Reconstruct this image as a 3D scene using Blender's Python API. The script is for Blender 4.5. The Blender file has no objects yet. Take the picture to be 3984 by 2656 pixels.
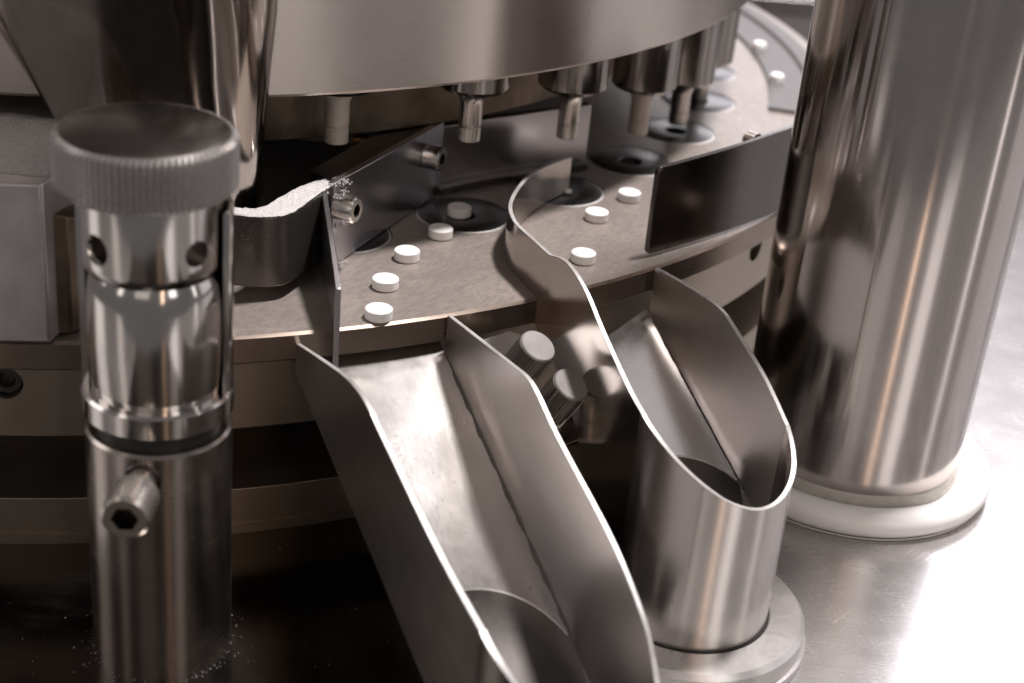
import bpy, bmesh, math, random
from mathutils import Vector, Matrix
random.seed(7)
S = 0.001                      # everything below is written in millimetres
scene = bpy.context.scene
col = scene.collection
rad = math.radians

# ------------------------------------------------------------------ camera
TH, ROLL, CAM_H = rad(26.6), rad(5.5), 184.4
Fv = Vector((0, math.cos(TH), -math.sin(TH)))
R0 = Vector((1, 0, 0)); U0 = R0.cross(Fv)
Rt = math.cos(ROLL) * R0 + math.sin(ROLL) * U0
Ut = -math.sin(ROLL) * R0 + math.cos(ROLL) * U0
cd = bpy.data.cameras.new('camera'); cam = bpy.data.objects.new('camera', cd); col.objects.link(cam)
m = Matrix((Rt, Ut, -Fv)).transposed().to_4x4(); m.translation = Vector((0, 0, CAM_H * S)); cam.matrix_world = m
cd.sensor_width = 36; cd.lens = 6000 / 3984 * 36
cd.clip_start = 0.01; cd.clip_end = 50
cd.dof.use_dof = True; cd.dof.focus_distance = 0.425; cd.dof.aperture_fstop = 11.0; cd.dof.aperture_blades = 7
scene.camera = cam

# ------------------------------------------------------------------ world, lamps, added fill panels, exposure
w = bpy.data.worlds.new('World'); scene.world = w; w.use_nodes = True
bg = w.node_tree.nodes['Background']; bg.inputs[0].default_value = (0.92, 0.88, 0.885, 1); bg.inputs[1].default_value = 0.115
scene.view_settings.view_transform = 'Standard'; scene.view_settings.look = 'None'
scene.view_settings.exposure = 0.65; scene.view_settings.gamma = 1.0
scene.cycles.use_denoising = True
scene.cycles.max_bounces = 10; scene.cycles.glossy_bounces = 8; scene.cycles.sample_clamp_indirect = 6

def lamp(name, pos, target, power, size, color, size_y=None):
    d = bpy.data.lights.new(name, 'AREA'); d.energy = power; d.color = color
    d.shape = 'RECTANGLE' if size_y else 'DISK'; d.size = size * S
    if size_y: d.size_y = size_y * S
    o = bpy.data.objects.new(name, d); col.objects.link(o)
    o.location = Vector(pos) * S
    o.rotation_euler = (Vector(target) - Vector(pos)).to_track_quat('-Z', 'Y').to_euler()
    return o
lamp('ceiling_lamp', (215, 530, 900), (0, 400, 0), 11.5, 100, (1.0, 0.955, 0.94))
lamp('bright_lamp', (521, 1315, 700), (90, 380, -30), 1.0, 220, (0.97, 0.94, 1.0), 220)
lamp('window_light', (640, 1650, 900), (50, 370, -10), 2.2, 1500, (0.96, 0.92, 1.0), 1000)
lamp('high_back_lamp', (70, 960, 860), (-30, 360, -15), 0.30, 560, (1.0, 0.95, 0.97), 460)
lamp('far_low_lamp', (262, 1788, 330), (90, 600, 0), 0.8, 420, (0.98, 0.95, 1.0), 280)
lamp('right_fill_panel', (1500, 800, 420), (80, 430, 20), 1.3, 900, (0.98, 0.94, 0.97), 1000)  # added broad fill for unseen bright surroundings, mirrored in the column
lamp('left_fill_panel', (-1050, 330, 420), (-60, 380, 0), 1.3, 420, (1.0, 0.95, 0.92), 700)  # added panel for unseen surroundings, gives the post its left stripes
lamp('left_front_fill_panel', (-820, -380, 480), (-60, 380, 0), 0.5, 170, (1.0, 0.92, 0.85), 800)  # added dim panel at left front for the chrome to mirror
lamp('front_fill_panel', (-260, -800, 560), (0, 400, 0), 0.5, 520, (1.0, 0.91, 0.85), 800)  # added fill from the camera side, stands in for unseen surroundings
lamp('right_front_fill_panel', (640, -480, 540), (40, 400, 0), 1.0, 240, (1.0, 0.96, 0.95), 700)  # added fill that lifts the foot ring, tube and column front
lamp('right_streak_strip', (980, 130, 400), (100, 400, 0), 0.36, 60, (1.0, 0.95, 0.93), 800)  # added narrow strip for a sharp streak in the column
lamp('front_streak_strip', (330, -560, 440), (100, 400, 0), 0.5, 45, (1.0, 0.72, 0.52), 800)  # added copper-tinted strip, gives the column a coppery streak

# ------------------------------------------------------------------ materials
def nm(name):
    mt = bpy.data.materials.new(name); mt.use_nodes = True
    nt = mt.node_tree; b = nt.nodes['Principled BSDF']
    return mt, nt, b
def noise(nt, scale, detail=4, rough=0.6, stretch=(1, 1, 1), rot=0.0):
    tc = nt.nodes.new('ShaderNodeTexCoord'); mp = nt.nodes.new('ShaderNodeMapping')
    mp.inputs['Scale'].default_value = Vector(stretch) * 1000.0
    n = nt.nodes.new('ShaderNodeTexNoise'); n.inputs['Scale'].default_value = scale
    n.inputs['Detail'].default_value = detail; n.inputs['Roughness'].default_value = rough
    src = tc.outputs['Object']
    if rot:
        m2 = nt.nodes.new('ShaderNodeMapping'); m2.inputs['Rotation'].default_value = (0, 0, rot)
        nt.links.new(src, m2.inputs['Vector']); src = m2.outputs[0]
    nt.links.new(src, mp.inputs['Vector']); nt.links.new(mp.outputs[0], n.inputs['Vector'])
    return n.outputs['Fac']
def ramp(nt, fac, stops):
    r = nt.nodes.new('ShaderNodeValToRGB'); e = r.color_ramp.elements
    while len(e) < len(stops): e.new(0.5)
    for q, (p, c) in zip(e, stops):
        q.position = p; q.color = (*c, 1) if len(c) == 3 else c
    nt.links.new(fac, r.inputs[0]); return r.outputs['Color']
def rng(nt, fac, a, b, lo=0.0, hi=1.0):
    r = nt.nodes.new('ShaderNodeMapRange'); nt.links.new(fac, r.inputs[0])
    r.inputs[1].default_value = lo; r.inputs[2].default_value = hi
    r.inputs[3].default_value = a; r.inputs[4].default_value = b; return r.outputs[0]
def bump(nt, b, fac, dist_mm, strength=1.0):
    n = nt.nodes.new('ShaderNodeBump'); n.inputs['Strength'].default_value = strength
    n.inputs['Distance'].default_value = dist_mm * S
    nt.links.new(fac, n.inputs['Height'])
    prev = b.inputs['Normal'].links
    if prev: nt.links.new(prev[0].from_socket, n.inputs['Normal'])
    nt.links.new(n.outputs[0], b.inputs['Normal'])
def mixc(nt, fac, c1, c2):
    mx = nt.nodes.new('ShaderNodeMix'); mx.data_type = 'RGBA'
    nt.links.new(fac, mx.inputs[0])
    for sock, c in ((mx.inputs[6], c1), (mx.inputs[7], c2)):
        if isinstance(c, tuple): sock.default_value = (*c, 1)
        else: nt.links.new(c, sock)
    return mx.outputs[2]

def steel(name, base, r0, r1, stretch=(1, 1, 1), scale=0.5, bmp=0.004, dust=0.0, smudge=0.15, rot=0.0, aniso=0.0, metal=1.0, grain=0.0, scratch=0.0):
    """metal with brushing along the unstretched axes, smudges, and a sprinkle of white powder"""
    mt, nt, b = nm(name); b.inputs['Metallic'].default_value = metal
    if aniso:
        tg = nt.nodes.new('ShaderNodeTangent'); tg.direction_type = 'RADIAL'; tg.axis = 'Z'
        nt.links.new(tg.outputs[0], b.inputs['Tangent']); b.inputs['Anisotropic'].default_value = aniso
        b.inputs['Anisotropic Rotation'].default_value = 0.25
    br = noise(nt, scale, 5, 0.65, stretch, rot)
    sm = noise(nt, 0.06, 5, 0.6)
    c = mixc(nt, rng(nt, sm, 0, 1, 0.3, 0.75), tuple(x * (1 - smudge) for x in base), base)
    if grain:
        g1 = noise(nt, 3.2, 3, 0.7); g2 = noise(nt, 0.9, 4, 0.6, (1, .35, 1), .6)
        mg = nt.nodes.new('ShaderNodeMath'); mg.operation = 'MULTIPLY'; nt.links.new(g1, mg.inputs[0]); nt.links.new(g2, mg.inputs[1])
        c = mixc(nt, rng(nt, mg.outputs[0], 0, 1, 0.16, 0.34), tuple(x * (1 - grain) for x in base), c)
    if scratch:
        tot = None
        for ang, sc in ((0.35, 0.9), (1.25, 0.7), (2.3, 1.1)):
            ln = noise(nt, sc, 1, 0.4, (.012, .9, .9), ang); pm = nt.nodes.new('ShaderNodeMath'); pm.operation = 'PINGPONG'
            nt.links.new(ln, pm.inputs[0]); pm.inputs[1].default_value = 0.5
            f = rng(nt, pm.outputs[0], 0, 1, 0.488, 0.5); k = rng(nt, noise(nt, 0.05, 2, 0.5), 0, 1, 0.52, 0.62)
            mm = nt.nodes.new('ShaderNodeMath'); mm.operation = 'MULTIPLY'; nt.links.new(f, mm.inputs[0]); nt.links.new(k, mm.inputs[1])
            if tot:
                mx = nt.nodes.new('ShaderNodeMath'); mx.operation = 'MAXIMUM'; nt.links.new(tot, mx.inputs[0]); nt.links.new(mm.outputs[0], mx.inputs[1]); tot = mx.outputs[0]
            else: tot = mm.outputs[0]
        sc_ = nt.nodes.new('ShaderNodeMath'); sc_.operation = 'MULTIPLY'; nt.links.new(tot, sc_.inputs[0]); sc_.inputs[1].default_value = scratch
        c = mixc(nt, sc_.outputs[0], c, tuple(min(1, x * 1.7) for x in base))
    nt.links.new(c, b.inputs['Base Color'])
    add = nt.nodes.new('ShaderNodeMath'); add.operation = 'ADD'
    nt.links.new(rng(nt, br, r0, r1, 0.3, 0.7), add.inputs[0]); nt.links.new(rng(nt, sm, -0.12 * smudge, 0.2 * smudge, 0.3, 0.7), add.inputs[1])
    nt.links.new(add.outputs[0], b.inputs['Roughness'])
    if bmp: bump(nt, b, br, bmp)
    if dust:
        sp = noise(nt, 1.3, 2, 0.5); f = rng(nt, sp, 0, 1, 0.80 - dust, 0.86 - dust)
        mt2 = nt.nodes.new('ShaderNodeBsdfDiffuse'); mt2.inputs[0].default_value = (0.75, 0.70, 0.66, 1)
        ms = nt.nodes.new('ShaderNodeMixShader'); nt.links.new(f, ms.inputs[0])
        nt.links.new(b.outputs[0], ms.inputs[1]); nt.links.new(mt2.outputs[0], ms.inputs[2])
        nt.links.new(ms.outputs[0], nt.nodes['Material Output'].inputs[0])
    return mt

M = {}
M['drum'] = steel('brushed_drum_steel', (0.59, 0.525, 0.485), 0.27, 0.30, (0.03, 0.03, 3.0), 1.0, 0.0003, aniso=0.85, smudge=0.05, dust=0.003)
M['deck'] = steel('satin_turret_steel', (0.365, 0.315, 0.285), 0.36, 0.44, (1, 1, 1), 2.2, 0.012, dust=0.012, smudge=0.16, metal=0.52, grain=0.36, scratch=0.3)
M['rim'] = steel('turned_rim_steel', (0.30, 0.24, 0.20), 0.26, 0.34, (0.06, 0.06, 3.0), 1.0, 0.001, aniso=0.6)
M['band'] = steel('dull_band_steel', (0.38, 0.32, 0.265), 0.34, 0.40, (0.06, 0.06, 3.0), 1.0, 0.0008, aniso=0.5, smudge=0.15)
M['chrome'] = steel('polished_steel', (0.56, 0.53, 0.51), 0.11, 0.15, (1, 1, 0.3), 0.6, 0.0002, smudge=0.12)
M['column'] = steel('polished_column_steel', (0.53, 0.49, 0.47), 0.09, 0.12, (0.04, 0.04, 3.5), 1.0, 0.0002, smudge=0.08, aniso=0.92, scratch=0.15)
A2, A1 = rad(68), rad(61)
M['chute2'] = steel('brushed_chute_steel', (0.62, 0.59, 0.575), 0.17, 0.20, (0.02, 1.2, 1.2), 1.0, 0.0, smudge=0.12, rot=A2, scratch=0.4)
M['chute1'] = steel('brushed_chute_steel', (0.56, 0.53, 0.515), 0.16, 0.18, (0.02, 1.2, 1.2), 1.0, 0.0, smudge=0.10, rot=A1, scratch=0.4)
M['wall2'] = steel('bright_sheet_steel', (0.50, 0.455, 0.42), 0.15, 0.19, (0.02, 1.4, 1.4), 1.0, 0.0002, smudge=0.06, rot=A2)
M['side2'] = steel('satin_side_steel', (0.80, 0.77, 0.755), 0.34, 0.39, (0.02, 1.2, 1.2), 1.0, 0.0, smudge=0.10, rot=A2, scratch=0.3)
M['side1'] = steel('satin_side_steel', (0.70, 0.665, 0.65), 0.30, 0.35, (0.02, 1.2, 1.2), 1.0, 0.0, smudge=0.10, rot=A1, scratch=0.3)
M['edge'] = steel('sawn_edge_and_rim_glint', (0.66, 0.63, 0.62), 0.36, 0.54, (1, 1, 1), 1.4, 0.02, metal=0.7, smudge=0.4)
M['tube'] = steel('brushed_tube_steel', (0.60, 0.565, 0.54), 0.18, 0.22, (0.08, 0.08, 3.0), 1.0, 0.0005, smudge=0.08, aniso=0.75)
M['plate'] = steel('rolled_plate_steel', (0.13, 0.12, 0.113), 0.18, 0.22, (0.6, 0.6, 0.6), 0.6, 0.0, smudge=0.04, dust=0.004, scratch=0.3)
M['blade'] = steel('ground_blade_steel', (0.56, 0.55, 0.57), 0.22, 0.25, (0.4, 0.4, 0.8), 0.6, 0.0, smudge=0.08, scratch=0.3)
M['block'] = steel('dull_block_steel', (0.66, 0.63, 0.65), 0.28, 0.36, (0.35, 0.35, 0.03), 1.0, 0.001, smudge=0.3, metal=0.75)
M['knurl'] = steel('knurled_steel', (0.56, 0.53, 0.52), 0.24, 0.30, (1, 1, 1), 1.0, 0.001, metal=0.85)
M['cap'] = steel('turned_cap_steel', (0.33, 0.31, 0.305), 0.36, 0.46, (1, 1, 1), 1.5, 0.002, smudge=0.3, metal=0.7)
M['knobcap'] = steel('dark_turned_cap_steel', (0.24, 0.22, 0.208), 0.20, 0.24, (1, 1, 1), 0.6, 0.0004, smudge=0.08)
M['flange'] = steel('dark_flange_steel', (0.32, 0.265, 0.215), 0.36, 0.42, (0.06, 0.06, 3.0), 1.0, 0.0008, aniso=0.5, smudge=0.15)
M['punch'] = steel('dark_punch_steel', (0.34, 0.31, 0.29), 0.14, 0.22, (0.3, 0.3, 1.5), 1.0, 0.001, smudge=0.2)
M['tip'] = steel('punch_tip_steel', (0.62, 0.58, 0.545), 0.18, 0.28, (2.0, 2.0, 0.1), 1.0, 0.002, smudge=0.3)
M['dusty'] = steel('dusty_tip_steel', (0.50, 0.44, 0.39), 0.45, 0.6, (1, 1, 1), 1.2, 0.02, smudge=0.3, metal=0.3)
M['die'] = steel('dark_die_steel', (0.15, 0.142, 0.142), 0.26, 0.32, (1, 1, 1), 1.0, 0.0006)
M['brass'] = steel('screw_steel', (0.62, 0.59, 0.555), 0.18, 0.24, (1, 1, 1), 1.0, 0.0004, smudge=0.15)
M['dark'] = steel('dark_steel', (0.10, 0.09, 0.085), 0.26, 0.38, (1, 1, 1), 0.8, 0.002, dust=0.02)
M['table'] = steel('brushed_table_steel', (0.52, 0.50, 0.495), 0.24, 0.28, (0.03, 1.2, 1), 1.0, 0.0, smudge=0.14, metal=0.75, scratch=0.6)
M['hopper'] = steel('polished_hopper_steel', (0.42, 0.375, 0.34), 0.10, 0.14, (1, 1, 0.2), 0.4, 0.0002, smudge=0.08)

def plain(name, base, rough, metallic=0.0, var=0.15, scale=0.3, bmp=0.0, sss=0.0):
    mt, nt, b = nm(name); b.inputs['Metallic'].default_value = metallic
    n = noise(nt, scale, 5, 0.6)
    nt.links.new(mixc(nt, rng(nt, n, 0, 1, 0.3, 0.7), tuple(x * (1 - var) for x in base), base), b.inputs['Base Color'])
    b.inputs['Roughness'].default_value = rough
    if bmp: bump(nt, b, n, bmp)
    if sss:
        b.inputs['Subsurface Weight'].default_value = sss; b.inputs['Subsurface Radius'].default_value = (0.002, 0.0018, 0.0016)
        b.inputs['Subsurface Scale'].default_value = 1.0
    return mt
M['tablet'] = plain('pressed_white_powder', (0.70, 0.675, 0.66), 0.8, 0, 0.05, 3.0, 0.06)
M['powder'] = plain('loose_white_powder', (0.50, 0.47, 0.465), 0.95, 0, 0.4, 1.4, 0.35)
M['ring'] = plain('white_plastic', (0.88, 0.85, 0.83), 0.28, 0, 0.04, 0.1, 0.0)
M['rubber'] = plain('black_rubber', (0.014, 0.013, 0.013), 0.5, 0, 0.3, 0.5)
M['arm'] = steel('dark_cast_steel', (0.15, 0.135, 0.125), 0.24, 0.34, (1, 1, 1), 1.2, 0.004, dust=0.02, smudge=0.25, metal=0.85)
M['throat'] = steel('shade_toned_bore_steel', (0.12, 0.11, 0.105), 0.4, 0.5, (1, 1, 1), 0.6, 0.01, dust=0.01, smudge=0.4)  # shade inside the bore put into the colour, chute sheet is lighter
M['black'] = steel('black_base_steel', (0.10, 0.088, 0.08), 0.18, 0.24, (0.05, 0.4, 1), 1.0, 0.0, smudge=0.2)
M['post'] = steel('worn_post_steel', (0.42, 0.375, 0.345), 0.20, 0.26, (0.06, 0.06, 2.0), 1.0, 0.0003, smudge=0.2, aniso=0.4)
M['socket'] = steel('turned_flange_steel', (0.66, 0.635, 0.625), 0.26, 0.34, (1, 1, 1), 1.0, 0.001, metal=0.75, smudge=0.25)
M['screw'] = steel('worn_screw_steel', (0.50, 0.455, 0.42), 0.22, 0.30, (1, 1, 1), 1.0, 0.001, smudge=0.2, metal=0.9)
M['grime'] = plain('packed_dark_grime', (0.11, 0.098, 0.092), 0.7, 0.0, 0.5, 1.5, 0.1)
M['sleeve'] = plain('aged_cream_plastic', (0.60, 0.575, 0.53), 0.4, 0.0, 0.2, 0.5)
M['brown'] = steel('bronze_stained_steel', (0.30, 0.235, 0.18), 0.36, 0.50, (1, 1, 1), 0.4, 0.006, smudge=0.6)
M['copper'] = steel('copper_end_metal', (0.55, 0.34, 0.16), 0.3, 0.4, (1, 1, 1), 1.0, 0.004)
M['rod'] = plain('pale_coated_rod', (0.50, 0.44, 0.37), 0.5, 0.0, 0.3, 0.8, 0.02)
M['back'] = plain('grey_painted_metal', (0.115, 0.105, 0.105), 0.5, 0.0, 0.1, 0.1)

# ------------------------------------------------------------------ builders
def finish(bm, ang=32):
    bm.normal_update()
    for f in bm.faces: f.smooth = True
    for e in bm.edges:
        if len(e.link_faces) == 2:
            e.smooth = e.calc_face_angle(0) < rad(ang)
        else: e.smooth = False
def origin_of(parent):
    o = Vector((0, 0, 0))
    while parent is not None:
        o += Vector(parent.location); parent = parent.parent
    return o
def build(name, bm, mat, parent=None, bevel=0.0, ang=32, loc=None):
    """bm is in world millimetres; the object's origin is loc (mm) for a top-level mesh, its parent's base for a part"""
    bmesh.ops.recalc_face_normals(bm, faces=bm.faces[:])
    base = origin_of(parent) if parent else Vector(loc or (0, 0, 0)) * S
    for v in bm.verts: v.co = v.co * S - base
    finish(bm, ang)
    me = bpy.data.meshes.new(name); bm.to_mesh(me); bm.free(); me.materials.append(M[mat] if isinstance(mat, str) else mat)
    o = bpy.data.objects.new(name, me); col.objects.link(o)
    if parent: o.parent = parent
    else: o.location = base
    if bevel:
        b = o.modifiers.new('edge', 'BEVEL'); b.width = bevel * S; b.segments = 2; b.limit_method = 'ANGLE'; b.angle_limit = rad(40)
        b.harden_normals = False
    return o
def tag(o, label=None, cat=None, group=None, kind=None):
    if label: o['label'] = label
    if cat: o['category'] = cat
    if group: o['group'] = group
    if kind: o['kind'] = kind
    return o
def thing(name, label, cat, loc, group=None):
    o = bpy.data.objects.new(name, None); col.objects.link(o); o.location = Vector(loc) * S
    o.empty_display_size = 0.01
    return tag(o, label, cat, group)
def lathe(bm, prof, cx, cy, seg=96, a0=0.0, a1=360.0, closed=False):
    """prof: (r, z) list; full turn when a1-a0 is 360"""
    full = abs(a1 - a0 - 360) < 1e-6; n = seg if full else seg + 1
    rings = []
    for k in range(n):
        a = rad(a0 + (a1 - a0) * k / seg); ca, sa = math.cos(a), math.sin(a)
        rings.append([bm.verts.new((cx + r * ca, cy + r * sa, z)) for r, z in prof])
    np_ = len(prof)
    for k in range(seg):
        A, B = rings[k], rings[(k + 1) % n]
        for i in range(np_ if closed else np_ - 1):
            j = (i + 1) % np_
            bm.faces.new((A[i], A[j], B[j], B[i]))
    if not full and closed:
        bm.faces.new(rings[0]); bm.faces.new(rings[-1][::-1])
    bmesh.ops.remove_doubles(bm, verts=bm.verts[:], dist=1e-4)
    return bm
def new(): return bmesh.new()
def prism(bm, poly, z0, z1):
    """poly of (x, y); z0/z1 numbers or lists"""
    n = len(poly); f = lambda z, i: z[i] if isinstance(z, (list, tuple)) else z
    lo = [bm.verts.new((p[0], p[1], f(z0, i))) for i, p in enumerate(poly)]
    hi = [bm.verts.new((p[0], p[1], f(z1, i))) for i, p in enumerate(poly)]
    bm.faces.new(lo[::-1]); bm.faces.new(hi)
    for i in range(n): bm.faces.new((lo[i], lo[(i + 1) % n], hi[(i + 1) % n], hi[i]))
    return bm
def cyl(bm, p0, p1, prof, seg=32, cap=True):
    """prof: list of (t, r) along p0->p1 (t in mm)"""
    p0, p1 = Vector(p0), Vector(p1); d = (p1 - p0).normalized()
    e1 = d.orthogonal().normalized(); e2 = d.cross(e1)
    rings = [[bm.verts.new(p0 + d * t + (e1 * math.cos(2 * math.pi * k / seg) + e2 * math.sin(2 * math.pi * k / seg)) * (r(k) if callable(r) else r))
              for k in range(seg)] for t, r in prof]
    for A, B in zip(rings, rings[1:]):
        for k in range(seg): bm.faces.new((A[k], A[(k + 1) % seg], B[(k + 1) % seg], B[k]))
    if cap: bm.faces.new(rings[0][::-1]); bm.faces.new(rings[-1])
    return bm
def spline(pts, n):
    """Catmull-Rom through tuples of any length"""
    out = []; P = [pts[0]] + list(pts) + [pts[-1]]
    for i in range(1, len(P) - 2):
        for k in range(n):
            t = k / n; a, b, c, d = P[i - 1], P[i], P[i + 1], P[i + 2]
            out.append(tuple(0.5 * (2 * b[q] + (c[q] - a[q]) * t + (2 * a[q] - 5 * b[q] + 4 * c[q] - d[q]) * t * t
                             + (-a[q] + 3 * b[q] - 3 * c[q] + d[q]) * t ** 3) for q in range(len(b))))
    out.append(tuple(pts[-1])); return out
def sheet(bm, pts, th):
    """pts: (x, y, zbottom, ztop) along a plan path; wall of thickness th to the left of travel"""
    n = len(pts); cols = []
    for i, p in enumerate(pts):
        a = pts[max(i - 1, 0)]; b = pts[min(i + 1, n - 1)]
        d = Vector((b[0] - a[0], b[1] - a[1])).normalized(); nr = Vector((-d.y, d.x)) * th
        cols.append([bm.verts.new((p[0], p[1], p[2])), bm.verts.new((p[0], p[1], p[3])),
                     bm.verts.new((p[0] + nr.x, p[1] + nr.y, p[3])), bm.verts.new((p[0] + nr.x, p[1] + nr.y, p[2]))])
    for A, B in zip(cols, cols[1:]):
        for i in range(4):
            j = (i + 1) % 4; bm.faces.new((A[i], A[j], B[j], B[i]))
    bm.faces.new(cols[0]); bm.faces.new(cols[-1][::-1])
    return bm
def lerp_prof(prof, t):
    if t <= prof[0][0]: return prof[0][1]
    for (a, za), (b, zb) in zip(prof, prof[1:]):
        if t <= b: return za + (zb - za) * (t - a) / (b - a)
    return prof[-1][1]
def cut(o, bmc):
    """subtract the solid in bmc (world mm) from o and keep the result as plain mesh"""
    bmesh.ops.recalc_face_normals(bmc, faces=bmc.faces[:])
    base = origin_of(o.parent) if o.parent else Vector(o.location)
    for v in bmc.verts: v.co = v.co * S - base
    me = bpy.data.meshes.new('tmp'); bmc.to_mesh(me); bmc.free()
    c = bpy.data.objects.new('tmp', me); col.objects.link(c); c.parent = o.parent
    if not o.parent: c.location = o.location
    md = o.modifiers.new('cut', 'BOOLEAN'); md.object = c; md.operation = 'DIFFERENCE'; md.solver = 'EXACT'
    bpy.context.view_layer.update()
    dg = bpy.context.evaluated_depsgraph_get()
    res = bpy.data.meshes.new_from_object(o.evaluated_get(dg))
    o.modifiers.remove(md); old = o.data; o.data = res; res.name = o.name
    bpy.data.objects.remove(c); bpy.data.meshes.remove(me)
    b = bmesh.new(); b.from_mesh(res); bmesh.ops.remove_doubles(b, verts=b.verts[:], dist=1e-7); finish(b); b.to_mesh(res); b.free()
def hexpoly(r, a0=0): return [(r * math.cos(rad(60 * k + a0)), r * math.sin(rad(60 * k + a0))) for k in range(6)]

TC = (-176.2, 642.8)            # turret axis
def pol(R, az): return (TC[0] + R * math.cos(rad(az)), TC[1] + R * math.sin(rad(az)))
TZ = -66.0                      # table top

# ------------------------------------------------------------------ table
bm = new(); n = 24
vs = [[bm.verts.new((-450 + 1150 * i / n, 110 + 1900 * j / n, TZ)) for j in range(n + 1)] for i in range(n + 1)]
for i in range(n):
    for j in range(n): bm.faces.new((vs[i][j], vs[i + 1][j], vs[i + 1][j + 1], vs[i][j + 1]))
tag(build('machine_table', bm, 'table', loc=(0, 400, TZ)), kind='structure')

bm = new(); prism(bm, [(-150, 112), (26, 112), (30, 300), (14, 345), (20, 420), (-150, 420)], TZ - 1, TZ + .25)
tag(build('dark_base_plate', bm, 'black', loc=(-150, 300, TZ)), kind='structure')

# ------------------------------------------------------------------ turret
DIE_AZ = [-60.2 + 10 * k for k in range(-3, 10)]
tur = thing('die_turret', 'large round steel die table with white tablets lying on its flat top', 'die table', (*TC, TZ))
bm = new(); lathe(bm, [(150, 0), (305.2, 0), (306, -0.7), (306, -7.6), (305.4, -8.2), (150, -8.2)], *TC, seg=360)
deck = build('table_disc', bm, 'deck', tur)
cc = new()
for az in DIE_AZ: cyl(cc, (*pol(245, az), -9), (*pol(245, az), 1), [(0, 15.25), (10, 15.25)], 64)
# the centre of the annulus is closed far under the drum so the cut works on a solid
bm = bmesh.new(); bm.from_mesh(deck.data)
bmesh.ops.holes_fill(bm, edges=[e for e in bm.edges if len(e.link_faces) == 1], sides=0); bmesh.ops.recalc_face_normals(bm, faces=bm.faces[:]); bm.to_mesh(deck.data); bm.free()
cut(deck, cc)
deck.data.materials.append(M['rim'])
for p in deck.data.polygons:
    if abs(p.normal.z) < 0.8: p.material_index = 1
bm = new(); lathe(bm, [(200, -8.4), (298, -8.4), (299, -9.2), (299, -31.4), (298.4, -32), (200, -32)], *TC, seg=300)
band = build('side_band', bm, 'band', tur)
bm = bmesh.new(); bm.from_mesh(band.data); bmesh.ops.holes_fill(bm, edges=[e for e in bm.edges if len(e.link_faces) == 1], sides=0); bmesh.ops.recalc_face_normals(bm, faces=bm.faces[:]); bm.to_mesh(band.data); bm.free()
cc = new()
for az in DIE_AZ: cyl(cc, (*pol(291, az - .9), -15.8), (*pol(303, az - .9), -15.8), [(0, 4.6), (12, 4.6)], 32)
cut(band, cc)
for az in DIE_AZ:
    bm = new(); cyl(bm, (*pol(291, az - .9), -15.8), (*pol(297.2, az - .9), -15.8), [(0, 4.3), (5.4, 4.3), (5.9, 3.9), (5.9, 2.4), (3, 2.3)], 24)
    build('lock_screw', bm, 'dark', tur)
bm = new(); lathe(bm, [(230, -30), (268, -30), (268, -53), (230, -53)], *TC, seg=200); build('turret_neck', bm, 'dark', tur)
bm = new(); lathe(bm, [(200, -51.5), (298.3, -51.5), (298.5, -51.7), (298.5, -63.0), (299.3, -63.2), (299.3, -65.7), (200, -65.9)], *TC, seg=300); build('base_flange', bm, 'flange', tur)
die_me = None
for az in DIE_AZ:
    x, y = pol(245, az)
    if die_me is None:
        bm = new(); lathe(bm, [(3.85, -8), (3.85, -0.5), (4.3, -0.02), (14.35, 0.03), (15.05, -0.30), (15.05, -8)], x, y, 72, closed=True)
        d = build('die', bm, 'die', tur); die_me = d; x0, y0 = x, y
        d.data.materials.append(M['edge'])  # bright chamfer glint put into the colour as a pale rim
        for p in d.data.polygons:
            if 0.3 < p.normal.z < 0.97 and math.hypot(p.center.x + origin_of(tur).x - x * S, p.center.y + origin_of(tur).y - y * S) > .013: p.material_index = 1
    else:
        d = die_me.copy(); col.objects.link(d); d.parent = tur; d.location = ((x - x0) * S, (y - y0) * S, 0)
    bm = new(); cyl(bm, (x, y, -7.9), (x, y, -3), [(0, 3.8), (4.9, 3.8)], 32)
    if az not in (-50.2,): build('lower_punch_tip', bm, 'tip', tur)
    else: bm.free()

# ------------------------------------------------------------------ tablets
TAB = [((-20.5, 453.6), 'white tablet on the dark round die, between scraper blade and curved deflector'),
       ((-24.9, 434.7), 'white tablet half in shadow, lying on the front edge of the dark die'),
       ((-33.2, 415.5), 'white tablet, third from the front in the row beside the scraper blade'),
       ((-37.1, 394.5), 'white tablet second from the turret edge in the row by the divider blade'),
       ((-36.6, 374.7), 'white tablet nearest the turret edge, just above the wide front chute'),
       ((34.1, 481.2), 'white tablet farthest back of three, beside the corner of the dark stop plate'),
       ((23.1, 460.9), 'middle white tablet of three between curved deflector and stop plate'),
       ((18.9, 426.5), 'single white tablet near the edge right of the curved deflector, above the tube chute')]
t0 = None
for (x, y), lab in TAB:
    if t0 is None:
        bm = new(); lathe(bm, [(0, 0), (3.4, 0), (3.75, 0.25), (3.75, 2.75), (3.45, 3.0), (0, 3.0)], x, y, 48)
        t = t0 = build('tablet', bm, 'tablet', loc=(x, y, 0.06))
        for v in t.data.vertices: v.co.z += 0.06 * S
    else:
        t = t0.copy(); col.objects.link(t)
    t.location = (x * S, y * S, 0.06 * S); t.rotation_euler.z = random.uniform(0, 6)
    tag(t, lab, 'tablet', 'white tablets lying on the turret')
bm = new(); bmesh.ops.create_icosphere(bm, subdivisions=2, radius=1.3)
for v in bm.verts: v.co = Vector((v.co.x * 1.2 + 13.6, v.co.y + 481.8, v.co.z * 0.7 + 0.8)) + Vector([random.uniform(-.2, .2) for _ in range(3)])
tag(build('tablet_crumb', bm, 'tablet', loc=(13.6, 481.8, 0)), 'small broken white crumb at the foot of the curved deflector tip', 'crumb')

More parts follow.
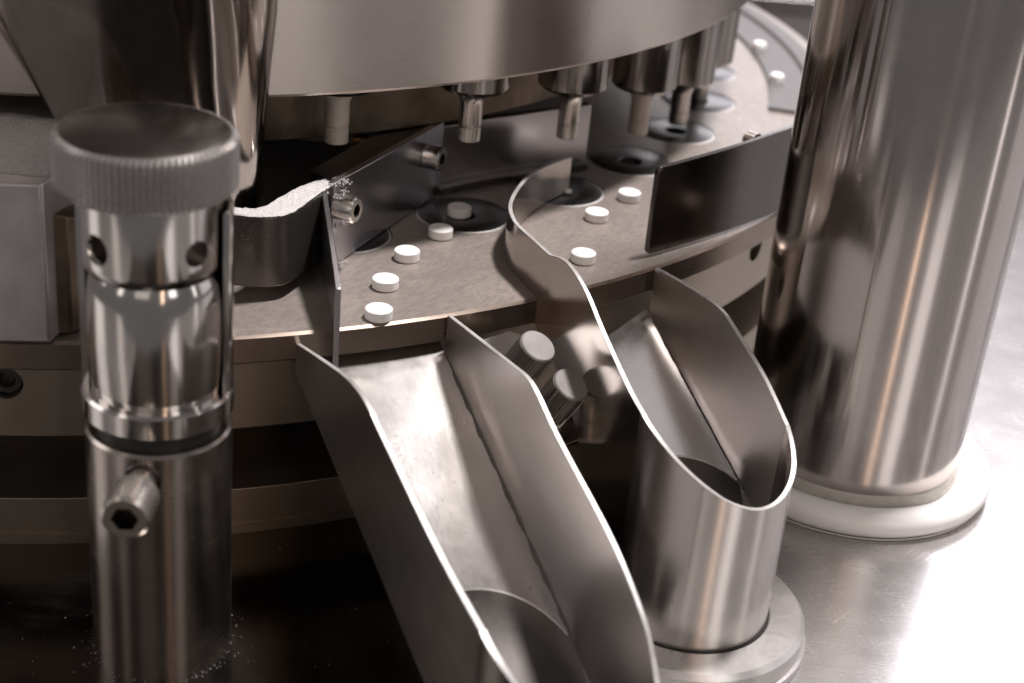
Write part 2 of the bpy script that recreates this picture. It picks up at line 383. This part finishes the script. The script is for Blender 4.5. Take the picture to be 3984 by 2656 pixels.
# ------------------------------------------------------------------ upper drum
drum = thing('upper_drum', 'big brushed steel drum hanging over the die table, with a thin bright lower lip', 'drum', (*TC, 50))
bm = new(); lathe(bm, [(257, 53), (257, 50.4), (257.5, 50), (262.4, 50), (263.4, 51.0), (263.6, 60), (263.6, 100), (263.6, 150)], *TC, seg=360); build('drum_shell', bm, 'drum', drum)
bm = new(); lathe(bm, [(257, 53), (228, 53), (228, 25), (226, 24), (120, 24)], *TC, seg=240); build('drum_hub', bm, 'brown', drum)
bm = new(); lathe(bm, [(263.6, 150), (0.01, 152)], *TC, seg=120); build('drum_top', bm, 'drum', drum)

# ------------------------------------------------------------------ punches
PUN = [(-60.9, 29.5, 'powder coated punch tip hanging behind the hopper, leftmost of the punches under the drum'),
       (-50.2, 25.0, 'flared steel punch tip under the drum above the upper scraper screw'),
       (-40.0, 18.4, 'dark punch with a bright slim tip in front of the shiny guard plate'),
       (-29.5, 9.8, 'dark punch with a dusty tip just above an open die, right of the guard plate'),
       (-19.9, 2.5, 'dark punch with its tip lowered into a die, behind the dusty one'),
       (-9.8, -1.0, 'rearmost dark punch under the drum, only its barrel clear against the bright table')]
for az, z, lab in PUN:
    x, y = pol(245, az)
    t = thing('upper_punch', lab, 'punch', (x, y, z), 'upper punches hanging under the drum')
    bm = new(); lathe(bm, [(0, z + 17), (10.2, z + 17), (11.3, z + 18.2), (11.3, 90), (0, 90)], x, y, 48); build('punch_barrel', bm, 'punch', t)
    bm = new(); lathe(bm, [(0, z), (3.3, z), (3.55, z + .25), (3.55, z + 4.6), (3.35, z + 4.8), (3.35, z + 5.2), (3.6, z + 5.5), (3.6, z + 12.2), (4.2, z + 14.0), (5.4, z + 15.6), (7.0, z + 17.05), (0, z + 17.05)], x, y, 40)
    build('punch_tip', bm, 'dusty' if az in (-60.9, -29.5) else 'tip', t)

# ------------------------------------------------------------------ guard plate behind the punches
g = thing('guard_plate', 'shiny upright steel plate standing on the turret behind the punch tips', 'plate', (-4, 492, 0.4))
bm = new(); sheet(bm, spline([(-29.5, 470.5, .5, 22.6), (-16, 482.5, .5, 22.6), (-3.7, 491.5, .5, 22.6), (19.5, 508.3, .5, 22.8)], 6), 3.0); build('plate_face', bm, 'blade', g, bevel=.3)
bm = new(); sheet(bm, spline([(-27.5, 467.5, .4, 3.0), (-14.5, 479.5, .4, 3.0), (-2.4, 488.3, .4, 3.0), (20.5, 505.0, .4, 3.0)], 6), 3.2); build('foot_strip', bm, 'plate', g, bevel=.3)

# ------------------------------------------------------------------ feed frame: housing, arm, scraper, divider blade
ff = thing('powder_feeder', 'powder dusted steel feeder with scraper blade resting on the left of the turret', 'feeder', (-100, 380, 0.3))
rngh = random.Random(5)
poly = [pol(308, a) for a in (-99, -96, -93, -90, -87, -84, -81, -78.6)] + [(-113.5, 352), (-108, 372), (-112, 395), (-150, 420), (-220, 420)]
bm = new(); prism(bm, poly, 0.8, 43.5); build('housing', bm, 'block', ff, bevel=.7)
bm = new(); rows = []
for i in range(13):
    row = []
    for k in range(7):
        x = -160 + 44 * i / 12 + (0 if k > 1 else .5); y = 345 + 42 * k / 6 + rngh.uniform(-1, 1)
        row.append(bm.verts.new((x + rngh.uniform(-1, 1), y, 43.6 + (0 if i in (0, 12) or k in (0, 6) else rngh.uniform(.4, 1.6)))))
    rows.append(row)
for A_, B_ in zip(rows, rows[1:]):
    for k in range(6): bm.faces.new((A_[k], A_[k + 1], B_[k + 1], B_[k]))
build('powder_layer', bm, 'powder', ff)
poly = [(-115.0, 345.5), (-111.6, 346.8), (-104, 362), (-84.5, 377), (-82, 377.4), (-82, 386), (-108, 390)]
bm = new(); prism(bm, poly, 0.9, [34, 33, 28, 24.2, 24.2, 24.2, 30]); build('side_web', bm, 'brown', ff, bevel=.6)
front = [(-84, 376.6, 0), (-78.6, 377.4, 0), (-71.5, 377.5, 0), (-66.5, 378.8, 0), (-62.6, 382.2, 0), (-59.4, 391, 0), (-56.6, 400, 0), (-54.3, 405, 0)]
back = [(-83, 384, 0), (-76, 382.6, 0), (-71.0, 384, 0), (-67.6, 391.4, 0), (-64.8, 398.5, 0), (-61.8, 404.5, 0), (-56.5, 411, 0), (-50.5, 415, 0)]
fs = spline(front, 6); bs = spline(back, 6)
poly = [(p[0], p[1]) for p in fs] + [(p[0], p[1]) for p in bs[::-1]]
zt = [24.6 for p in poly]
bm = new(); prism(bm, poly, 4.2, zt); build('curved_arm', bm, 'arm', ff, bevel=.5)
# powder lying on the arm
rngp = random.Random(3)
bm = new(); nq = 7; rows = []
for i, (a, b) in enumerate(zip(fs, bs)):
    row = []
    for k in range(nq + 1):
        u = -0.01 + 1.02 * k / nq; x = a[0] + (b[0] - a[0]) * u; y = a[1] + (b[1] - a[1]) * u
        z = 24.6 + (0.25 if k in (0, nq) or i in (0, len(fs) - 1) else 0.5 + rngp.uniform(-.25, .3))
        row.append(bm.verts.new((x + rngp.uniform(-.25, .25), y + rngp.uniform(-.25, .25), z)))
    rows.append(row)
for A, B in zip(rows, rows[1:]):
    for k in range(nq): bm.faces.new((A[k], A[k + 1], B[k + 1], B[k]))
build('powder_layer', bm, 'powder', ff)
# scraper blade and the bar behind it
A = Vector((-53.6, 403.8)); B = Vector((-28.2, 470.8)); u = (B - A).normalized(); nrm = Vector((u.y, -u.x))
def sp(t, o): q = A + u * t + nrm * o; return (q.x, q.y)
L = (B - A).length
bm = new(); prism(bm, [sp(0, 0), sp(L, 0), sp(L, -2.2), sp(0, -2.2)], .35, [26.2, 24.6, 24.6, 26.2]); build('scraper_blade', bm, 'blade', ff, bevel=.25)
bm = new(); prism(bm, [sp(2, -2.25), sp(L + 6, -2.25), sp(L + 6, -13), sp(9, -13)], .8, [25.2, 24.4, 24.0, 24.6]); build('backing_bar', bm, 'dark', ff, bevel=.5)
def socket_screw(parent, p, d, r, hl, mat='brass', hexr=None, shank=None):
    """cap screw whose head starts at p and runs hl along d"""
    p, d = Vector(p), Vector(d).normalized(); hexr = hexr or r * .52
    bm = new(); cyl(bm, p, p + d, [(0, r * .96), (0.3, r), (hl - r * .14, r), (hl, r * .86)], 36, cap=False)
    e1 = d.orthogonal().normalized(); e2 = d.cross(e1)
    bm.verts.ensure_lookup_table()
    outer = bm.verts[-36:]
    hx = hexpoly(hexr, 20)
    top = [bm.verts.new(p + d * hl + e1 * a + e2 * b) for a, b in hx]; bot = [bm.verts.new(p + d * (hl * .45) + e1 * a + e2 * b) for a, b in hx]
    edges = []
    for ring in (list(outer), top):
        for k in range(len(ring)):
            v1, v2 = ring[k], ring[(k + 1) % len(ring)]
            e = bm.edges.get((v1, v2)) or bm.edges.new((v1, v2)); edges.append(e)
    bmesh.ops.triangle_fill(bm, edges=edges, use_beauty=True, use_dissolve=False)
    bad = [f for f in bm.faces if len(f.verts) == 3 and all(v in top for v in f.verts)]
    bmesh.ops.delete(bm, geom=bad, context='FACES_ONLY')
    for k in range(6): bm.faces.new((top[k], top[(k + 1) % 6], bot[(k + 1) % 6], bot[k])).material_index = 1
    bm.faces.new(bot).material_index = 1
    o = build('socket_screw', bm, mat, parent); o.data.materials.append(M['dark'])  # socket recess coloured dark in place of its shade
    if shank:
        bm = new(); cyl(bm, p - d * shank[1], p, [(0, shank[0]), (shank[1], shank[0])], 28); build('screw_shank', bm, mat, o)
    return o
q = sp(1.8, 0.1); socket_screw(ff, (q[0], q[1], 18.8), (nrm.x, nrm.y, 0), 3.9, 6.2)
q = sp(59.5, 0.1); socket_screw(ff, (q[0], q[1], 16.6), (nrm.x, nrm.y, 0), 3.9, 5.6)
# divider blade standing edge-on to the camera
bl = [(-56.6, 406, 1.0, 25.2), (-55.2, 401, .7, 23.8), (-51.0, 384, .6, 20.2), (-47.6, 370, .6, 17.3), (-47.0, 367.6, .6, 16.8), (-46.9, 367.2, -8.9, 16.7), (-45, 359, -9.2, 15.0)]
bm = new(); sheet(bm, bl, -1.5); build('divider_blade', bm, 'blade', ff, bevel=.2)

# ------------------------------------------------------------------ rod behind the first punch
rod = thing('feed_rod', 'pale slim rod with a copper end lying behind the leftmost punch tip', 'rod', (-84, 474, 13))
bm = new(); cyl(bm, (-120, 475.5, 15), (-57, 472.8, 15), [(0, 2.1), (63, 2.1)], 24); build('rod_bar', bm, 'rod', rod)
bm = new(); cyl(bm, (-57, 472.8, 15), (-49, 472.5, 15), [(0, 2.2), (7, 2.2), (8, 1.6)], 24); build('rod_end', bm, 'copper', rod)

# ------------------------------------------------------------------ hopper
hop = thing('feed_hopper', 'dark polished steel hopper tapering down above the feed frame', 'hopper', (-100, 400, 24))
def rrect(cx, cy, wx, wy, r, n=8):
    r = min(r, wx / 2 - .1, wy / 2 - .1); out = []
    for sx, sy, a0 in ((1, -1, -90), (1, 1, 0), (-1, 1, 90), (-1, -1, 180)):
        for k in range(n + 1):
            a = rad(a0 + 90 * k / n); out.append((cx + sx * (wx / 2 - r) + r * math.cos(a), cy + sy * (wy / 2 - r) + r * math.sin(a)))
    return out
secs = []
for z, x0, x1, y0, y1, r in ((22, -117, -73.2, 382, 412, 11.5), (36, -122, -72.0, 376, 408, 15), (64, -133, -68.5, 362, 402, 19), (80, -139, -66.0, 354, 397, 21), (110, -151, -63.0, 338, 386, 23.5), (150, -167, -62, 317, 375, 28.5)):
    secs.append((z, rrect((x0 + x1) / 2, (y0 + y1) / 2, x1 - x0, y1 - y0, r)))
bm = new(); rings = [[bm.verts.new((x, y, z)) for x, y in s] for z, s in secs]
for P, Q in zip(rings, rings[1:]):
    for k in range(len(P)): bm.faces.new((P[k], P[(k + 1) % len(P)], Q[(k + 1) % len(P)], Q[k]))
hb = build('hopper_shell', bm, 'hopper', hop, ang=60)
md = hb.modifiers.new('wall', 'SOLIDIFY'); md.thickness = 1.5 * S; md.offset = -1
bm = new(); prism(bm, rrect(-107, 362, 83, 45, 20), 99, 100); build('hopper_light_stop', bm, 'powder', hop)  # unseen plug added to keep lamp light from falling through the hopper
bm = new(); cyl(bm, (-80, 392, 14), (-80, 392, 24), [(0, 5.0), (1.0, 5.8), (10, 5.8)], 32); build('outlet_seal', bm, 'rubber', hop)

# ------------------------------------------------------------------ left adjuster post
PX, PY = -81, 313
post = thing('adjuster_post', 'round steel post with a knurled knob on top, in the left foreground', 'post', (PX, PY, TZ))
def knurled(bm, r, z0, z1, n, d, ch, cx, cy):
    k2 = n * 2; prof = [(z0, r - ch, 0), (z0 + ch, r, 1), (z1 - ch, r, 1), (z1, r - ch, 0)]
    rings = [[bm.verts.new((cx + (rr - (d if on and k % 2 else 0)) * math.cos(2 * math.pi * k / k2), cy + (rr - (d if on and k % 2 else 0)) * math.sin(2 * math.pi * k / k2), z)) for k in range(k2)] for z, rr, on in prof]
    for P, Q in zip(rings, rings[1:]):
        for k in range(k2): bm.faces.new((P[k], P[(k + 1) % k2], Q[(k + 1) % k2], Q[k]))
    bm.faces.new(rings[0][::-1]); bm.faces.new(rings[-1]); return bm
bm = new(); lathe(bm, [(0, TZ + .1), (17, TZ + .1), (17, -2.6), (16.3, -1.9), (0, -1.9)], PX, PY, 128); cylo = build('post_cylinder', bm, 'post', post)
bm = new(); lathe(bm, [(0, -2.0), (14.4, -2.0), (14.4, 2.6), (0, 2.6)], PX, PY, 96); build('groove_seal', bm, 'rubber', post)
bm = new(); lathe(bm, [(14.0, 2.3), (16.9, 2.3), (17.4, 2.8), (17.4, 7.8), (16.8, 8.5), (14.0, 8.5)], PX, PY, 128, closed=True); build('lock_ring', bm, 'chrome', post)
bm = new(); lathe(bm, [(15.7, 8.4), (17.2, 8.4), (17.2, 53), (16.4, 53.6), (15.7, 53)], PX, PY, 60, a0=-8, a1=188, closed=True); build('split_sleeve', bm, 'chrome', post)
bm = new(); lathe(bm, [(0, 8.3), (14.9, 8.3), (15.35, 12), (15.6, 22), (15.4, 32), (14.9, 36.5), (13.9, 38.6), (0, 38.6)], PX, PY, 128); build('polished_barrel', bm, 'chrome', post)
bm = new(); lathe(bm, [(0, 38.4), (14.6, 38.4), (15.4, 40.0), (15.6, 41), (15.6, 58), (0, 58)], PX - .6, PY, 128); coll = build('drilled_collar', bm, 'chrome', post)
cc = new()
for a in (-127, -40, 50, 140): 
    d = Vector((math.cos(rad(a)), math.sin(rad(a)), 0)); p = Vector((PX, PY, 46.2)); cyl(cc, p + d * 6, p + d * 20, [(0, 3.0), (9.0, 3.0), (9.7, 3.5), (14, 3.9)], 32)
cut(coll, cc)
bm = new(); knurled(bm, 19.9, 57.5, 69.8, 84, 1.1, 1.1, PX - 1.6, PY); build('knurled_knob', bm, 'knurl', post, ang=12)
bm = new(); lathe(bm, [(0, 69.75), (18.3, 69.75), (17.5, 70.2), (0, 70.2)], PX - 1.6, PY, 96); build('knob_cap', bm, 'knobcap', post)
d = Vector((math.cos(rad(-89)), math.sin(rad(-89)), 0)); p = Vector((PX, PY, -8))
socket_screw(post, p + d * 23.0, d, 5.5, 10.2, 'screw', 3.1, (3.4, 8.0))
bm = new(); cyl(bm, p + d * 15, p + d * 17.25, [(0, 4.3), (1.9, 4.3), (2.25, 4.0)], 32); build('screw_bushing', bm, 'dark', post)

# ------------------------------------------------------------------ right column
CX, CY = 111, 435
colm = thing('support_column', 'thick mirror polished steel column with a white ring round its foot, at right', 'column', (CX, CY, TZ))
bm = new(); lathe(bm, [(34.8, TZ + 5), (34.8, 20), (34.8, 120), (34.8, 260), (0, 260)], CX, CY, 192); build('column_shaft', bm, 'column', colm)
bm = new(); lathe(bm, [(30, -55.8), (34.2, -55.8), (35.25, -56.4), (35.25, -60.5), (30, -60.5)], CX, CY, 160, closed=True); build('column_sleeve', bm, 'sleeve', colm)
prof = [(34, TZ + .2), (44.4, TZ + .2)] + [(41.2 + 4.7 * math.cos(rad(a)), TZ + 4.4 + 4.4 * math.sin(rad(a))) for a in range(-70, 155, 15)] + [(36.4, -60.8), (34, -61.0)]
bm = new(); lathe(bm, prof, CX, CY, 192, closed=True); build('white_foot_ring', bm, 'ring', colm, ang=50)
bm = new(); lathe(bm, [(34, TZ + .05), (43.6, TZ + .05), (43.6, TZ + .25), (34, TZ + .35)], CX, CY, 160, closed=True); build('seal_gap', bm, 'rubber', colm)

# ------------------------------------------------------------------ stop plate
stp = thing('stop_plate', 'dark upright steel plate on the turret edge reaching to the polished column', 'plate', (60, 455, 0.3))
pts = spline([(38.6, 433.6, 1.0, 29.2), (48.9, 443.4, 1.0, 29.4), (62.1, 456.6, 1.0, 29.8), (74, 469.5, 1.0, 30.2), (84, 481, 1.0, 30.5), (100, 502, 1.0, 30.5)], 8)
pts[0] = (pts[0][0], pts[0][1], 2.8, 27.0); p1 = pts[0]
ext = [(p1[0] + .35, p1[1] + .36, 1.5, 28.6)]
bm = new(); sheet(bm, [pts[0]] + ext + pts[1:], 1.8); build('plate_sheet', bm, 'plate', stp, bevel=.3)
bm = new(); cyl(bm, (71.5, 471.0, 27.5), (68.5, 474.0, 27.5), [(0, 2.9), (3.6, 2.9), (4.2, 2.2)], 24); build('bracket_screw', bm, 'brass', stp)

# ------------------------------------------------------------------ chutes
def edge_slot(o):
    o.data.materials.append(M['edge'])
    for p in o.data.polygons:
        if p.normal.z > 0.35: p.material_index = 1
def chute(root, ctr, ang, r, Lprof, Rprof, lip, floor, deflector=None, tube_bot=TZ + 2, lb=None, mats=('chute2', 'chute2'), mouth=None, op=(-12.0, 20.0), grime=(-80, -14, .5)):
    """t runs outward along the chute, s to its right; walls are tangent to the tube"""
    u = Vector((math.cos(rad(ang)), math.sin(rad(ang)))); l = Vector((-u.y, u.x))
    def W(t, s): q = Vector(ctr) + u * t + l * s; return (q.x, q.y)
    th = 1.25; ri = r - th
    # right wall, outer face at s=+r
    def wall(prof, s, sgn, pre=[]):
        ts = []; a, b = prof[0][0], prof[-1][0]
        fine = spline([(t, z) for t, z in prof], 8)
        pts = []
        for t, z in fine: pts.append((*W(t, s), (lb(t, s) if lb and s < 0 else floor(t, s)) - .6, z))
        return pre + pts
    bm = new(); sheet(bm, wall(Rprof, r, 1), -th)
    rw = build('right_wall', bm, mats[0].replace('chute', 'side'), root, bevel=.15); edge_slot(rw)
    bm = new(); sheet(bm, wall(Lprof, -r, -1, deflector or []), th); lw = build('left_wall', bm, mats[1], root, bevel=.15); edge_slot(lw)
    # tube
    seg = 96; ring = []
    bm = new()
    for k in range(seg):
        a = 2 * math.pi * k / seg; t, s = r * math.cos(a), r * math.sin(a)
        if t >= -1e-6: zt = lip(math.degrees(math.atan2(s, t)))
        else: zt = floor(t, s) - 3 - 9 * min(1, -t / 8)
        o = W(t, s); i = W(ri * math.cos(a), ri * math.sin(a))
        ring.append([bm.verts.new((*o, tube_bot)), bm.verts.new((*o, (tube_bot + zt) / 2)), bm.verts.new((*o, zt)), bm.verts.new((*i, zt)), bm.verts.new((*i, tube_bot))])
    for k in range(seg):
        P, Q = ring[k], ring[(k + 1) % seg]
        for i in range(4): bm.faces.new((P[i], Q[i], Q[i + 1], P[i + 1]))
    edge_slot(build('outlet_tube', bm, 'tube', root, bevel=.12))
    # grime packed along the joint of floor and right wall
    bm = new(); rg_ = random.Random(int(ctr[0])); rows = []
    t0_ = grime[0]; n_ = 70
    for k in range(n_ + 1):
        t = t0_ + (grime[1] - t0_) * k / n_; wd = grime[2] * (.8 + .3 * math.sin(k * .7) * math.sin(k * .23) + .22 * rg_.random()) * min(1, .25 + 4 * k / n_); a_ = W(t, ri - .02); b_ = W(t, ri - wd)
        rows.append((bm.verts.new((*a_, floor(t, ri) + .75 + .3 * rg_.random())), bm.verts.new((*b_, floor(t, ri - wd) + .06 + .1 * rg_.random()))))
    for A_, B_ in zip(rows, rows[1:]): bm.faces.new((A_[0], B_[0], B_[1], A_[1]))
    build('joint_grime', bm, 'grime', root)
    # floor: from the mouth to the back of the tube bore, with a small fillet up the right wall
    bm = new(); ns = 20; cols = []
    for k in range(ns + 1):
        s = -ri + 2 * ri * k / ns; q1 = math.sqrt(max(0, 1 - (s / (ri + .6)) ** 2)); tm = mouth(s); te = op[0] - op[1] * q1
        tb = -ri * math.sqrt(max(0, 1 - (s / (ri + .02)) ** 2))
        c = []
        for q in range(13):
            e = min(1, (ri - abs(s)) / 1.6); up = .45 * (1 - e) ** 2
            if q < 9: t = tm + (te - tm) * q / 8; z = floor(t, s) + up
            else:
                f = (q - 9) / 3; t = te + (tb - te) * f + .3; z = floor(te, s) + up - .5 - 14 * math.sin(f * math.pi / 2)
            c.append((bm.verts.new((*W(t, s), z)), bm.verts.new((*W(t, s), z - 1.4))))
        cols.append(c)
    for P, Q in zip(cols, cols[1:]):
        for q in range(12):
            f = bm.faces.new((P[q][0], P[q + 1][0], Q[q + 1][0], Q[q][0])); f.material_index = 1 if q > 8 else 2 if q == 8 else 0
            bm.faces.new((P[q][1], Q[q][1], Q[q + 1][1], P[q + 1][1]))
        bm.faces.new((P[0][0], Q[0][0], Q[0][1], P[0][1])); bm.faces.new((P[12][0], P[12][1], Q[12][1], Q[12][0]))
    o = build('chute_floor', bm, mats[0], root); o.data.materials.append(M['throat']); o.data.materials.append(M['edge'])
    return W
def lipf(tab):
    fine = spline([(float(a), float(z)) for a, z in tab], 6)
    return lambda a: lerp_prof(fine, a)
# right chute with the curved deflector
ch2 = thing('tube_chute', 'steel chute with a tall curved deflector that ends in an upright cut tube, at right', 'chute', (53, 339, TZ))
fl2 = lambda t, s: -40.6 - .28 * t + .13 * s
defl = spline([(12.9, 483.4, .4, 12.4), (7.0, 473.6, .4, 13.2), (1.0, 460.4, .4, 14.2), (-3.0, 445, .4, 14.8), (-5.0, 429, .4, 15), (-3.2, 416.5, .4, 15), (.4, 408.4, .4, 15)], 8)
W2 = chute(ch2, (53, 339), -68, 21.5,
      [(-67.5, 15.2), (-55.6, 18.3), (-41.8, 16.6), (-28.3, 11.2), (-9.3, 4.6), (0, 2.6)],
      [(-83.4, 1.2), (-66, 4.3), (-48.2, 6.9), (-40.5, 7.2), (-34.6, 6.0), (-15.1, 1.0), (0, -5.6)],
      lipf([(-90, 2.6), (-70, -.2), (-50, -4.4), (-31, -8.7), (-13, -12.6), (8, -15.4), (27, -15.6), (50, -13.2), (73, -9.6), (90, -5.6)]),
      fl2, defl, mats=('chute2', 'wall2'), mouth=lambda s: -76 - .5 * s, lb=lambda t, s: .9 if t < -70 else max(fl2(t, s), -10.5) if t < -64 else fl2(t, s))
# front chute
ch1 = thing('front_chute', 'wide open steel chute sloping down toward the camera in the centre foreground', 'chute', (30, 275, TZ))
u1 = Vector((math.cos(rad(-62.5)), math.sin(rad(-62.5)))); l1 = Vector((-u1.y, u1.x)); rt1 = Vector((-17.2, 380.6)); r1 = 22.0
c1 = rt1 + u1 * 120 - l1 * r1
fl1 = lambda t, s: -11.5 - .36 * (t + 120) - .2 * s * (t + 120) / 90
W1 = chute(ch1, tuple(c1), -62.5, r1,
      [(-121, -3.2), (-105, 1.0), (-86, 5.6), (-76, 6.9), (-68, 6.2), (-59.3, 3.6), (-23.5, -5.3), (0, -9.0)],
      [(-120, .2), (-100, 2.8), (-80, 5.3), (-71.5, 6.2), (-65, 4.8), (-52, -.8), (-23, -10.7), (-6, -20.4), (0, -27)],
      lipf([(-90, -9.0), (-70, -12.5), (-50, -18), (-13, -30), (8, -37), (30, -39), (60, -38), (75, -34), (90, -27)]), fl1, mats=('chute1', 'side1'), mouth=lambda s: -127.5 + .05 * s, grime=(-124, -32, 1.0), op=(-28.0, 21.0))
for nme, (x, y), lab in (('tube_socket', (53, 338.6), 'flat steel flange ring on the table round the foot of the upright tube'),):
    fl = thing(nme, lab, 'flange', (x, y, TZ))
    bm = new(); lathe(bm, [(21.9, TZ + .2), (32.6, TZ + .2), (32.6, TZ + 2.4), (31.6, TZ + 2.6), (31.6, -58.6), (30.4, -57.2), (22.3, -57.2), (21.9, -57.6)], x, y, 128, closed=True); build('flange_ring', bm, 'socket', fl)
    bm = new(); lathe(bm, [(21.55, TZ + 1), (21.95, TZ + 1), (21.95, -57.5), (21.55, -57.5)], x, y + .4, 96, closed=True); build('flange_seal', bm, 'rubber', fl)

# ------------------------------------------------------------------ bracket and thumb screws between the chutes
N = Vector((.4, -.3, .865)).normalized(); P0 = Vector((4, 368, -14))
def onp(x, y): return (x, y, P0.z - (N.x * (x - P0.x) + N.y * (y - P0.y)) / N.z)
bm = new(); poly = [onp(-9, 377), onp(-1, 386), onp(11, 389), onp(25.2, 366), onp(16.4, 356.5), onp(5, 362)]
lo = [bm.verts.new(Vector(p) - N * 2.0) for p in poly]; hi = [bm.verts.new(p) for p in poly]
bm.faces.new(hi); bm.faces.new(lo[::-1])
for i in range(6): bm.faces.new((lo[i], lo[(i + 1) % 6], hi[(i + 1) % 6], hi[i]))
brk = tag(build('chute_bracket', bm, 'chute1', bevel=.3, loc=(4, 368, -14)), 'small tilted steel bracket plate joining the two chutes under the thumb screws', 'bracket')
bm = new()
for k in range(11):
    f = k / 10; q = Vector(onp(18.3 + 5.4 * f, 369 - 6.6 * f)) + N * .35; 
    bmesh.ops.create_icosphere(bm, subdivisions=1, radius=.42 + .12 * ((k * 7) % 3), matrix=Matrix.Translation(q))
build('weld_seam', bm, 'dark', brk)
for (cx, cy, cz), lab in (((7.1, 366.8, .3), 'upper knurled thumb screw between the two chutes, nearer the turret edge'), ((16.8, 359.8, -6.6), 'lower knurled thumb screw between the two chutes, nearer the cut tube')):
    tpt = Vector((cx, cy, cz)); b = tpt - N * 14
    t = thing('thumb_screw', lab, 'thumb screw', tuple(b), 'knurled thumb screws between the chutes')
    bm = new(); nk = 32; ringr = lambda k: 5.4 if k % 2 else 4.85
    cyl(bm, b, tpt, [(0.3, 4.9), (.6, ringr), (13.4, ringr)], nk * 2); build('knurled_body', bm, 'brass', t)
    bm = new(); cyl(bm, b, tpt, [(13.35, 5.2), (13.8, 5.1), (14.1, 4.8)], 64); build('screw_cap', bm, 'cap', t)

# ------------------------------------------------------------------ rear guard ring with screws
rg = thing('rear_guard', 'curved grey guard strip with small bright screws on the far right of the turret', 'guard', (*pol(284, 10), 0.3))
bm = new(); lathe(bm, [(273, .3), (297, .3), (297, 2.6), (290, 2.6), (289, 1.2), (273, 1.2)], *TC, seg=60, a0=-10, a1=60, closed=True); build('guard_strip', bm, 'back', rg)
for az in (-2, 8, 17, 26):
    x, y = pol(276.5, az); bm = new(); lathe(bm, [(0, 1.1), (2.7, 1.1), (2.9, 1.4), (2.9, 3.6), (2.5, 4.2), (0, 4.3)], x, y, 24); build('guard_screw', bm, 'ring', rg)

rp_ = thing('low_guard', 'low dark grey guard standing on the table far behind the turret at upper right', 'guard', (230, 800, TZ))
bm = new(); prism(bm, [(60, 792), (330, 812), (330, 816), (60, 796)], TZ + .3, -3); build('panel_sheet', bm, 'back', rp_, bevel=.6)
bm = new(); prism(bm, [(58, 789), (332, 809), (332, 818), (58, 798)], -3, 1); build('panel_cap', bm, 'blade', rp_, bevel=.8)
# ------------------------------------------------------------------ loose powder
rp = random.Random(11); SM = (-100.0, -6.0)
def crumbs(name, spots, mat='powder'):
    bm = new()
    for x, y, z, r in spots:
        vs = [bm.verts.new((x + r * rp.uniform(.6, 1.2) * a, y + r * rp.uniform(.6, 1.2) * b, z + r * .8 * (c + .9))) for a, b, c in ((1, 0, -.6), (-.5, .87, -.6), (-.5, -.87, -.6), (0, 0, 1))]
        for f in ((0, 2, 1), (0, 1, 3), (1, 2, 3), (2, 0, 3)): bm.faces.new([vs[i] for i in f])
    return build(name, bm, mat, loc=(0, 400, 0))
sp_ = []
for _ in range(620):                       # on the dark table round the post
    x = rp.uniform(-170, 25); y = rp.uniform(262, 365)
    if math.hypot(x - PX, y - PY) < 17.3 or math.hypot(x - TC[0], y - TC[1]) < 303: continue
    k = rp.random()
    sp_.append((x, y, TZ + .25, .05 + .22 * k ** 6))
for _ in range(520):                        # thicker near the post foot
    a = rp.uniform(0, 6.28); d = 17.15 + abs(rp.gauss(0, 3.5)) * rp.random(); x = PX + d * math.cos(a); y = PY + d * math.sin(a)
    if math.hypot(x - TC[0], y - TC[1]) < 303: continue
    sp_.append((x, y, TZ + .25, .05 + .24 * rp.random() ** 4))
for _ in range(160): x = rp.uniform(60, 150); y = rp.uniform(300, 400); sp_.append((x, y, TZ, .07 + .15 * rp.random() ** 3)) if math.hypot(x - CX, y - CY) > 47 and math.hypot(x - 53, y - 337) > 34 else None
tag(crumbs('powder_on_table', sp_), kind='stuff')
sp_ = []
for _ in range(900):
    az = rp.uniform(-78, -20); R = rp.uniform(232, 305); x, y = pol(R, az); sp_.append((x, y, 0.0, .04 + .13 * rp.random() ** 4))
for _ in range(260):                        # caked round the blade foot
    t = rp.uniform(-2, 6); o = abs(rp.gauss(0, 1.2)); x, y = sp(t, o); sp_.append((x, y, rp.choice((0, 0, 22, 12, 25.5)) + rp.uniform(0, 1), .15 + .35 * rp.random() ** 2))
for _ in range(80):
    t = rp.uniform(-80, -24); s = rp.uniform(-18, 18); x, y = W2(t, s); sp_.append((x, y, fl2(t, s) + .1, .05 + .1 * rp.random()))
for _ in range(200):
    t = rp.uniform(-105, -24); s = rp.uniform(-19, 19); x, y = W1(t, s); sp_.append((x, y, fl1(t, s) + .1, .06 + .14 * rp.random() ** 2))
for _ in range(1500):                       # smear of fine powder on the front chute floor
    f = rp.random(); t = SM[0] + 26 * f + rp.gauss(0, 1.2); s = SM[1] + 2.0 * math.sin(f * 3.1) + rp.gauss(0, 1.7 * (1 - .4 * f)); x, y = W1(t, s)
    if abs(s) < 20: sp_.append((x, y, fl1(t, s) + .03, .03 + .06 * rp.random()))
tag(crumbs('powder_specks', sp_), kind='stuff')
